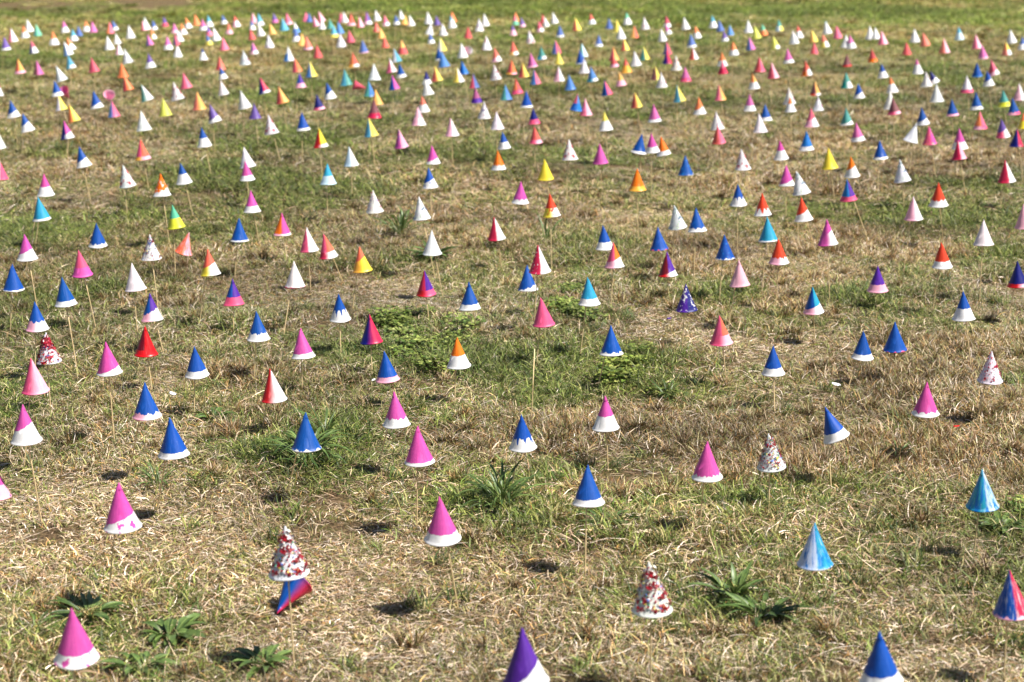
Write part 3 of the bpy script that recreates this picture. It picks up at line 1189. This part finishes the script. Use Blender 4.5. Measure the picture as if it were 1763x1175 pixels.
# ------------------------------------------------------------------ cone materials and meshes
def paint_nodes(name):
    m, nt, out = new_mat(name)
    nb = NB(nt)
    co = nb.coord('Object')
    x, y, z = nb.sep(co)
    h = nb.math('DIVIDE', z, CONE_H)
    rad = nb.math('SQRT', nb.math('ADD', nb.math('ADD', nb.math('MULTIPLY', x, x), nb.math('MULTIPLY', y, y)), 1e-9))
    s = nb.math('DIVIDE', x, rad); cy = nb.math('DIVIDE', y, rad)
    p1x, p1y, p1z = nb.sep(nb.attr('p1', out='Vector'))        # level, slant, waviness
    p2x, p2y, p2z = nb.sep(nb.attr('p2', out='Vector'))        # seed, blotch, streak
    p3x, p3y, p3z = nb.sep(nb.attr('p3', out='Vector'))        # softness, drip, gloss
    circ = nb.comb(nb.math('ADD', s, p2x), nb.math('ADD', cy, p2x), p2x)
    wn_ = nb.noise(circ, 2.6, 2, .5)
    wn2 = nb.noise(circ, 6.5, 1, .4)
    # rounded lobes of paint, or narrow runs where p3y is set
    ang = nb.math('ARCTAN2', cy, s)
    lob = nb.math('ABSOLUTE', nb.math('SINE', nb.math('ADD', nb.math('ADD', nb.math('MULTIPLY', ang, 4.0), p2x), nb.math('MULTIPLY', wn_, 3.0))))
    lob = nb.math('POWER', lob, nb.math('ADD', nb.math('MULTIPLY', p3y, 5.0), 0.8))
    lob = nb.math('MULTIPLY', lob, nb.math('ADD', nb.math('MULTIPLY', wn2, 2.4), -0.2))
    wob = nb.math('SUBTRACT', nb.math('MULTIPLY', nb.math('SUBTRACT', wn_, .5), nb.math('MULTIPLY', p1z, 1.3)),
                  nb.math('MULTIPLY', nb.math('SUBTRACT', lob, .45), nb.math('MULTIPLY', p1z, 1.1)))
    lvl = nb.math('ADD', nb.math('ADD', p1x, nb.math('MULTIPLY', s, p1y)), wob)
    t = nb.smooth(nb.math('SUBTRACT', h, lvl), -0.008, 0.008)
    pos = nb.comb(nb.math('ADD', x, p2x), nb.math('ADD', y, p2x), z)
    nz = nb.noise(pos, 38, 3, .6)
    spl = nb.math('ADD', nb.math('SUBTRACT', s, 0.05), nb.math('MULTIPLY', nb.math('SUBTRACT', nz, .5), 0.35))
    mixf = nb.smooth(spl, nb.math('MULTIPLY', p3x, -1.0), p3x)
    top = nb.mix(mixf, nb.attr('cA'), nb.attr('cB'))
    rim = nb.mix(nb.smooth(spl, -.45, .35), nb.attr('cC'), nb.attr('cD'))
    col = nb.mix(t, rim, top)
    # thinner, brushed paint
    br = nb.noise(nb.comb(nb.math('MULTIPLY', s, 1.0), nb.math('ADD', cy, p2x), nb.math('MULTIPLY', h, 0.35)), 9, 4, .65)
    thin = nb.math('MULTIPLY', nb.smooth(br, .52, .72), nb.math('ADD', nb.math('MULTIPLY', p2z, 0.75), 0.035))
    col = nb.mix(thin, col, lin((238, 238, 236)) + (1,))
    bl = nb.noise(pos, 85, 2, .5)
    stk = nb.noise(nb.comb(nb.math('MULTIPLY', s, 1.0), nb.math('ADD', cy, p2x), nb.math('MULTIPLY', h, 0.5)), 4.5, 4, .7)
    blm = nb.math('MULTIPLY', nb.mix(p2z, nb.smooth(bl, .61, .635), nb.smooth(stk, .49, .60)), p2y)
    col = nb.mix(blm, col, nb.attr('cE'))
    grime = nb.noise(pos, 140, 3, .6)
    col = nb.mul(col, nb.mix(nb.smooth(grime, .25, .75), (.90, .90, .90, 1), (1, 1, 1, 1)))
    col = nb.mul(col, nb.mix(nb.smooth(br, .3, .7), (.80, .80, .84, 1), (1.06, 1.04, 1.03, 1)), nb.math('MULTIPLY', t, .9))
    b = nb.bsdf(col, nb.math('ADD', nb.math('MULTIPLY', br, .3), p3z), 0.45)
    bump = nt.nodes.new('ShaderNodeBump'); bump.inputs['Strength'].default_value = 0.25; bump.inputs['Distance'].default_value = 0.001
    nt.links.new(nb.math('ADD', nb.math('MULTIPLY', t, .6), br), bump.inputs['Height']); nt.links.new(bump.outputs[0], b.inputs['Normal'])
    tr = nt.nodes.new('ShaderNodeBsdfTranslucent'); nt.links.new(col, tr.inputs[0])
    mx = nt.nodes.new('ShaderNodeMixShader'); mx.inputs[0].default_value = 0.14
    nt.links.new(b.outputs[0], mx.inputs[1]); nt.links.new(tr.outputs[0], mx.inputs[2])
    nt.links.new(mx.outputs[0], out.inputs[0])
    return m
m_paint = paint_nodes('painted_paper')

m_stick, nt, out = new_mat('bamboo_skewer')
nb = NB(nt)
co = nb.coord('Object')
mp = nt.nodes.new('ShaderNodeMapping'); mp.inputs['Scale'].default_value = (1, 1, .06); nt.links.new(co, mp.inputs[0])
n = nb.noise(mp.outputs[0], 900, 3, .6)
col = nb.mix(n, lin((200, 168, 116)) + (1,), lin((236, 214, 170)) + (1,))
b = nb.bsdf(col, .6, .3); nt.links.new(b.outputs[0], out.inputs[0])

m_conf, nt, out = new_mat('confetti_foil')
nb = NB(nt)
b = nb.bsdf(nb.attr('bit_col', 'GEOMETRY'), .38, .6)
nt.links.new(b.outputs[0], out.inputs[0])

def cone_mesh(seed):
    r = random.Random(seed); seg = 40
    prof = [(0.0, 1.02), (0.0014, 1.04), (0.003, 1.015), (0.005, .965)]            # rolled lip
    prof += [(CONE_H * k / 12, 1 - k / 12) for k in range(1, 11)]
    prof += [(CONE_H * .838, .166), (CONE_H * .842, .162), (CONE_H * .90, .108), (CONE_H * .955, .062), (CONE_H * .988, .034), (CONE_H, .012)]
    prof = [p for i, p in enumerate(prof) if p[0] != CONE_H * 10 / 12 or True]
    prof.sort(key=lambda p: p[0])
    ph = [r.uniform(0, 6.28) for _ in range(4)]; am = [r.uniform(.01, .035), r.uniform(.004, .02), r.uniform(.003, .013)]; cap = r.choice((0, .07, .12)); bend = (r.uniform(-1, 1) * .0035, r.uniform(-1, 1) * .0035); rim_w = (r.uniform(.0003, .0014), r.uniform(0, 6.28))
    seam = r.uniform(0, 6.28)
    V = []; Fc = []
    def rr(f, a, z):
        d = 1 + am[0] * math.sin(2 * a + ph[0]) * (1 - z / CONE_H) + am[1] * math.sin(3 * a + ph[1] + z * 40) + am[2] * math.sin(5 * a + ph[2] - z * 60)
        u = ((a - seam) % 6.2832) / 6.2832
        return f * R0 * d * (1 + 0.035 * u) * (1 + cap * (z > CONE_H * .84))
    for z, f in prof:
        for k in range(seg):
            a = 2 * math.pi * k / seg; q = rr(f, a, z); bz = (z / CONE_H) ** 2
            V.append((q * math.cos(a) + bend[0] * bz, q * math.sin(a) + bend[1] * bz, z + rim_w[0] * math.sin(2 * a + rim_w[1]) * (1 - z / CONE_H) ** 4))
    n = len(prof)
    for i in range(n - 1):
        for k in range(seg):
            k2 = (k + 1) % seg
            Fc.append((i * seg + k, i * seg + k2, (i + 1) * seg + k2, (i + 1) * seg + k))
    V.append((bend[0], bend[1], CONE_H + .0005)); ap = len(V) - 1
    for k in range(seg): Fc.append(((n - 1) * seg + k, (n - 1) * seg + (k + 1) % seg, ap))
    # inside skin
    ib = len(V); iprof = [(0.0004, .99), (CONE_H * .5, .485), (CONE_H * .93, .05)]
    for z, f in iprof:
        for k in range(seg):
            a = 2 * math.pi * k / seg; q = rr(f, a, z)
            V.append((q * math.cos(a), q * math.sin(a), z))
    for k in range(seg):
        k2 = (k + 1) % seg
        Fc.append((k, ib + k, ib + k2, k2))
        for i in range(2): Fc.append((ib + i * seg + k, ib + (i + 1) * seg + k, ib + (i + 1) * seg + k2, ib + i * seg + k2))
    me = bpy.data.meshes.new('paper_cone'); me.from_pydata(V, [], Fc); me.materials.append(m_paint)
    me.polygons.foreach_set('use_smooth', [True] * len(me.polygons))
    me.update()
    return me
CONE_MESHES = [cone_mesh(40 + k) for k in range(8)]

def stick_mesh():
    V = []; Fc = []; seg = 8
    for z, q in ((-.05, .0019), (0, .0019), (.5, .0019), (1.0, .0018)):
        for k in range(seg): V.append((q * math.cos(6.2832 * k / seg), q * math.sin(6.2832 * k / seg), z))
    for i in range(3):
        for k in range(seg): Fc.append((i * seg + k, i * seg + (k + 1) % seg, (i + 1) * seg + (k + 1) % seg, (i + 1) * seg + k))
    Fc.append(tuple(range(3 * seg, 4 * seg)))
    me = bpy.data.meshes.new('stick'); me.from_pydata(V, [], Fc); me.materials.append(m_stick)
    me.polygons.foreach_set('use_smooth', [True] * len(me.polygons))
    return me
STICK = stick_mesh()

CONF_PAL = {
    'h': ([(140, 10, 28), (170, 14, 36), (118, 10, 26), (110, 10, 26), (232, 228, 220), (226, 222, 216), (60, 140, 110), (214, 196, 90), (100, 120, 190), (170, 30, 60)], 800, 1.05, .1),
    'r': ([(186, 26, 44), (150, 16, 40), (196, 60, 90), (222, 214, 214), (170, 170, 196)], 420, .95, .1),
    'm': ([(120, 30, 50), (60, 60, 130), (200, 40, 60), (60, 120, 120), (220, 200, 120)], 380, 1.0, .06),
    'g': ([(150, 200, 180), (120, 180, 160), (70, 100, 140), (200, 220, 200), (190, 210, 120)], 170, .9, .04),
    'q': ([(96, 70, 140), (130, 100, 160), (180, 60, 90), (70, 60, 100), (210, 200, 220)], 170, .95, .06),
    'w': ([(200, 200, 210), (210, 180, 190), (190, 200, 190)], 60, .8, .06),
    'd': ([(170, 10, 40), (120, 8, 24), (150, 14, 44), (200, 150, 100), (220, 200, 200), (60, 30, 120)], 1300, 1.15, .04)}
def confetti_mesh(key, seed):
    pal, n, size, zmin = CONF_PAL[key]
    r = random.Random(seed); V = []; Fc = []; C = []
    side = r.uniform(-2.4, -.6)
    clumps = [(r.uniform(zmin, .8), r.uniform(0, 6.2832), r.choice(pal[:3])) for _ in range({'h': 22, 'r': 11, 'd': 24, 'm': 9}.get(key, 5))]
    for i in range(n):
        t = r.uniform(zmin, .93) ** 1.15
        if r.random() > (1 - t) * 1.25 + .18: continue
        a = r.uniform(0, 6.2832) if key in 'hdrm' or r.random() < .35 else side + r.gauss(0, .8)
        colr_ = lin(r.choice(pal))
        inclump = r.random() < {'h': .3, 'r': .4, 'd': .5}.get(key, .35)
        if inclump:
            ct, ca, cc_ = r.choice(clumps)
            t = max(zmin, min(.93, ct + r.gauss(0, .03))); a = ca + r.gauss(0, .13) / max(.25, 1 - t); colr_ = lin(cc_)
        z = t * CONE_H; rad = R0 * (1 - t) + .0012
        nrm = Vector((math.cos(a) * .93, math.sin(a) * .93, .36)).normalized()
        p = Vector((rad * math.cos(a), rad * math.sin(a), z)) + nrm * r.uniform(0, .0012 if key not in 'hd' else .0042)
        nn = (nrm + Vector((r.uniform(-1, 1), r.uniform(-1, 1), r.uniform(-1, 1))) * .55).normalized()
        u = nn.orthogonal().normalized(); v = nn.cross(u)
        s = r.uniform(.0011, .0027) * size * (1.6 if r.random() < .15 else 1); k_ = r.choice((4, 5, 6))
        if inclump: s *= 1.3
        st = len(V)
        V.append(tuple(p + nn * .0005)); C.append(colr_)
        for q in range(k_):
            b_ = 6.2832 * q / k_; w = s * r.uniform(.7, 1.25)
            V.append(tuple(p + u * w * math.cos(b_) + v * w * math.sin(b_))); C.append(colr_)
        V.append(tuple(p - nn * .0008)); C.append(colr_)
        for q in range(k_):
            e = st + 1 + (q + 1) % k_
            Fc.append((st, st + 1 + q, e)); Fc.append((st + k_ + 1, e, st + 1 + q))
    me = bpy.data.meshes.new('confetti'); me.from_pydata(V, [], Fc)
    at = me.attributes.new('bit_col', 'FLOAT_COLOR', 'POINT')
    at.data.foreach_set('color', np.array([c_ + (1,) for c_ in C], np.float32).ravel())
    me.materials.append(m_conf)
    return me
CONFETTI = {k: [confetti_mesh(k, 70 + ord(k) + v) for v in range(3)] for k in CONF_PAL}

def cone_props(o, p, i, far=0.0):
    r = random.Random(i + 77)
    jit = lambda c_: tuple(min(1, v * r.uniform(.93, 1.07)) for v in c_)
    A, B = jit(LINC[p['A']]), LINC[p['B']]
    if not p['two']: B = A
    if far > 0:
        A = tuple(v * (1 - far) + .8 * far for v in A); B = tuple(v * (1 - far) + .8 * far for v in B)  # washed-out highlights of distant cones, mixed as white into the top colours
    C_ = LINC[p['C'] or 'W']; D_ = LINC[p['D'] or 'W']
    o['cA'] = A; o['cB'] = B; o['cC'] = C_; o['cD'] = D_; o['cE'] = LINC[p['E']]
    o['p1'] = (float(p['lvl']), float(p['slant']), float(p['wav']))
    o['p2'] = (r.uniform(2, 40), float(p['blotch']), float(p['streak']))
    o['p3'] = (float(p['soft']), float(p['drip']), r.uniform(.22, .42))

def frame(axis, spin=0.0):
    """rotation whose local z is the axis and whose local x stays close to world x (the painted left and right)"""
    z = axis.normalized(); x = Vector((1, 0, 0)); x = (x - z * x.dot(z)).normalized(); y = z.cross(x)
    return Matrix((x, y, z)).transposed()

def build_cone(c, i, stick=True, spin=0.0):
    foot = c['footw']
    root = empty('painted_cone', foot, c['label'], 'paper cone', 'painted paper cones on sticks in the grass')
    o = bpy.data.objects.new('paper_cone', CONE_MESHES[i % len(CONE_MESHES)]); COL.objects.link(o); o.parent = root
    R = frame(c['axis']) @ Matrix.Rotation(spin, 3, 'Z')
    o.rotation_euler = R.to_euler(); o.location = c['base'] - foot
    s = c['scale']; o.scale = (s, s, s)
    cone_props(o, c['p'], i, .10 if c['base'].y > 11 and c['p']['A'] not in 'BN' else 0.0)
    if c['p']['conf']:
        k = bpy.data.objects.new('confetti', CONFETTI[c['p']['conf']][i % 3]); COL.objects.link(k); k.parent = root
        k['kind'] = 'stuff'
        k.rotation_euler = R.to_euler(); k.location = o.location; k.scale = o.scale
    if stick:
        d = (c['base'] + c['axis'] * CONE_H * .80 * s) - foot
        t = bpy.data.objects.new('stick', STICK); COL.objects.link(t); t.parent = root
        t.rotation_euler = d.to_track_quat('Z', 'Y').to_euler(); t.scale = (1, 1, d.length)
    return root

order = sorted(range(len(cones)), key=lambda i: -cones[i]['by'])
N_IND = 292
for i in order[:N_IND]: build_cone(cones[i], i)

# ------------------------------------------------------------------ the farthest cones: one mass
V = []; Fc = []; C = []
for i in order[N_IND:]:
    c = cones[i]; p = c['p']; r = random.Random(i)
    R = frame(c['axis']); s = c['scale']
    st = len(V); seg = 16; rows = [0, .15, .3, .45, .6, .8, 1.0]
    lv = p['lvl']
    if p['C']:
        rows = sorted(set(rows + [max(0.02, lv - .01), min(.98, lv + .01)]))
    for h in rows:
        for k in range(seg):
            a = 6.2832 * (k + .5) / seg
            q = R0 * (1 - h) + .0006
            v = R @ Vector((q * math.cos(a), q * math.sin(a), h * CONE_H)) * s + c['base']
            V.append(tuple(v))
            if p['conf']:
                pal = CONF_PAL[p['conf']][0]
                cc = lin(r.choice(pal)) if r.random() < .3 else LINC['W']
            else:
                left = math.cos(a) < 0
                cc = (LINC[p['C']] if left else LINC[p['D']]) if (p['C'] and h < lv) else (LINC[p['A']] if left else LINC[p['B']])
            C.append(tuple(v * .88 + .1 for v in cc))  # paint colour with the pale wash of bright light blended in
    for e in range(len(rows) - 1):
        for k in range(seg):
            k2 = (k + 1) % seg
            Fc.append((st + e * seg + k, st + e * seg + k2, st + (e + 1) * seg + k2, st + (e + 1) * seg + k))
    # stick
    a0 = c['footw']; a1 = c['base'] + c['axis'] * .05; st = len(V)
    for P in (a0, a1):
        for k in range(4): V.append((P.x + .0018 * math.cos(1.5708 * k), P.y + .0018 * math.sin(1.5708 * k), P.z)); C.append(lin((214, 186, 136)))
    for k in range(4): Fc.append((st + k, st + (k + 1) % 4, st + 4 + (k + 1) % 4, st + 4 + k))
m_far, nt, out = new_mat('far_painted_paper')
nb = NB(nt)
b = nb.bsdf(nb.attr('paint_col', 'GEOMETRY'), .45, .4); nt.links.new(b.outputs[0], out.inputs[0])
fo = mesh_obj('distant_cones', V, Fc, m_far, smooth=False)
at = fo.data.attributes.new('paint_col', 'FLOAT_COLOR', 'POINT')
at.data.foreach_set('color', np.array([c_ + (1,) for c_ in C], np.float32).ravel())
fo['kind'] = 'stuff'
fo['label'] = 'mass of tiny many-coloured paper cones on sticks in the farthest rows'
fo['category'] = 'paper cones'

# ------------------------------------------------------------------ cones that have fallen or hang with the opening to the camera
def odd(px, py, z, axis, paint, label, foot=None):
    P = at_height(px, py, z)
    c = dict(base=P, axis=Vector(axis).normalized(), p=parse_paint(paint), scale=1.0, label=label, footw=Vector((P.x, P.y, 0)))
    c['footw'].z = float(gz(P.x, P.y))
    if foot is not None: c['footw'] = c['footw'] + Vector(foot)
    return c
build_cone(odd(515, 1001, .072, (-.50, -.64, -.56), 'BC.', 'blue-and-red cone fallen on its side under the confetti cone at lower left'), 3001, stick=False, spin=math.radians(-38))
build_cone(odd(109, 156, .17, (.22, .72, -.66), 'PH', 'magenta-pink cone tipped back, its round opening showing behind a blue-topped cone', (.02, .06, 0)), 3002)
build_cone(odd(188, 163, .17, (-.2, .74, -.64), 'L', 'pale pink cone tipped back, its round opening showing on the left', (.02, .06, 0)), 3003)
build_cone(odd(806, 87, .17, (-.2, .75, -.63), 'LW', 'pale cone tipped back, its round opening beside a plain white cone far away', (.02, .06, 0)), 3004)
build_cone(odd(609, 147, .10, (.93, .2, -.25), 'HC', 'rose-pink cone lying on its side pointing right, left of centre in back'), 3005, stick=False)

# ------------------------------------------------------------------ loose things in the grass
def bare_stick(x0, y0, x1, y1, label):
    g = at_height(x1, y1, 0.0); g.z = float(gz(g.x, g.y)); t = at_depth(x0, y0, g.y)
    o = bpy.data.objects.new('bare_stick', STICK); COL.objects.link(o)
    d = t - g
    o.location = g; o.rotation_euler = d.to_track_quat('Z', 'Y').to_euler(); o.scale = (.75, .75, d.length)
    o['label'] = label; o['category'] = 'stick'; o['group'] = 'bare bamboo sticks standing without a cone'
bare_stick(920.5, 601, 914.5, 733, 'bare bamboo stick without a cone standing in front of the rose-pink cone')
bare_stick(1690, 676, 1682, 738, 'second bare stick beside the leaning stick of a confetti cone at right')

m_scrap = {}
for k in 'WRVB':
    m, nt, out = new_mat('scrap_' + NAME[k].replace(' ', '_')); nb = NB(nt)
    b = nb.bsdf(nb.mix(nb.noise(nb.coord('Object'), 120, 2), LINC[k] + (1,), tuple(min(1, v * .8) for v in LINC[k]) + (1,)), .6, .3)
    nt.links.new(b.outputs[0], out.inputs[0]); m_scrap[k] = m
for i, (px, py, k, s, label) in enumerate([
        (1439, 668, 'W', .016, 'curled white paper scrap in the grass left of a leaning blue cone\'s stick'),
        (1646, 744, 'R', .010, 'tiny red scrap lying on dry grass below the pink cone at right'),
        (1152, 553, 'V', .009, 'tiny violet scrap in the grass left of the violet spattered cone'),
        (666, 543, 'W', .010, 'small white scrap right of the blue cone with dripping rim'),
        (643, 663, 'W', .008, 'tiny white scrap by the blue cone with pale rim left of centre'),
        (298, 686, 'W', .012, 'thin white scrap right of the blue cone with scalloped rim at left')]):
    r = random.Random(i); V = []; Fc = []
    n = 5
    for a in range(n):
        for b_ in range(3):
            u = a / (n - 1) - .5; v = b_ / 2 - .5
            V.append((s * 2 * u, s * v * (1 - u * u * 1.6) + r.uniform(-1, 1) * s * .1, s * (.5 * u * u + .18 * v * v) + r.uniform(0, .08) * s))
    for a in range(n - 1):
        for b_ in range(2): Fc.append((a * 3 + b_, a * 3 + b_ + 1, a * 3 + b_ + 4, a * 3 + b_ + 3))
    o = mesh_obj('paper_scrap', V, Fc, m_scrap[k], smooth=True)
    sm = o.modifiers.new('thick', 'SOLIDIFY'); sm.thickness = .0004
    g = at_height(px, py, .03); g.z = float(gz(g.x, g.y)) + .026
    o.location = g; o.rotation_euler = (r.uniform(.1, .5), r.uniform(-.3, .3), r.uniform(-.6, .6))
    o['label'] = label; o['category'] = 'scrap'; o['group'] = 'coloured scraps dropped in the grass'

m_twig, nt, out = new_mat('dark_twig'); nb = NB(nt)
b = nb.bsdf(nb.mix(nb.noise(nb.coord('Object'), 200, 3), lin((26, 20, 16)) + (1,), lin((58, 46, 36)) + (1,)), .8, .3); nt.links.new(b.outputs[0], out.inputs[0])
V = []; Fc = []
path = [(-.016, 0, .004, .0012), (-.006, .002, .006, .0022), (.005, -.001, .006, .0026), (.014, -.004, .004, .0016), (.018, -.006, .003, .0006)]
for (x, y, z, q) in path:
    for k in range(6): V.append((x, y + q * math.cos(1.0472 * k), z + q * math.sin(1.0472 * k)))
for i in range(len(path) - 1):
    for k in range(6): Fc.append((i * 6 + k, i * 6 + (k + 1) % 6, i * 6 + 6 + (k + 1) % 6, i * 6 + 6 + k))
o = mesh_obj('twig', V, Fc, m_twig, smooth=True)
g = at_height(526, 1089, .02); o.location = (g.x, g.y, float(gz(g.x, g.y)) + .018); o.rotation_euler = (0, 0, -.6)
o['label'] = 'short dark twig on the straw right of the confetti cone\'s stick'; o['category'] = 'twig'
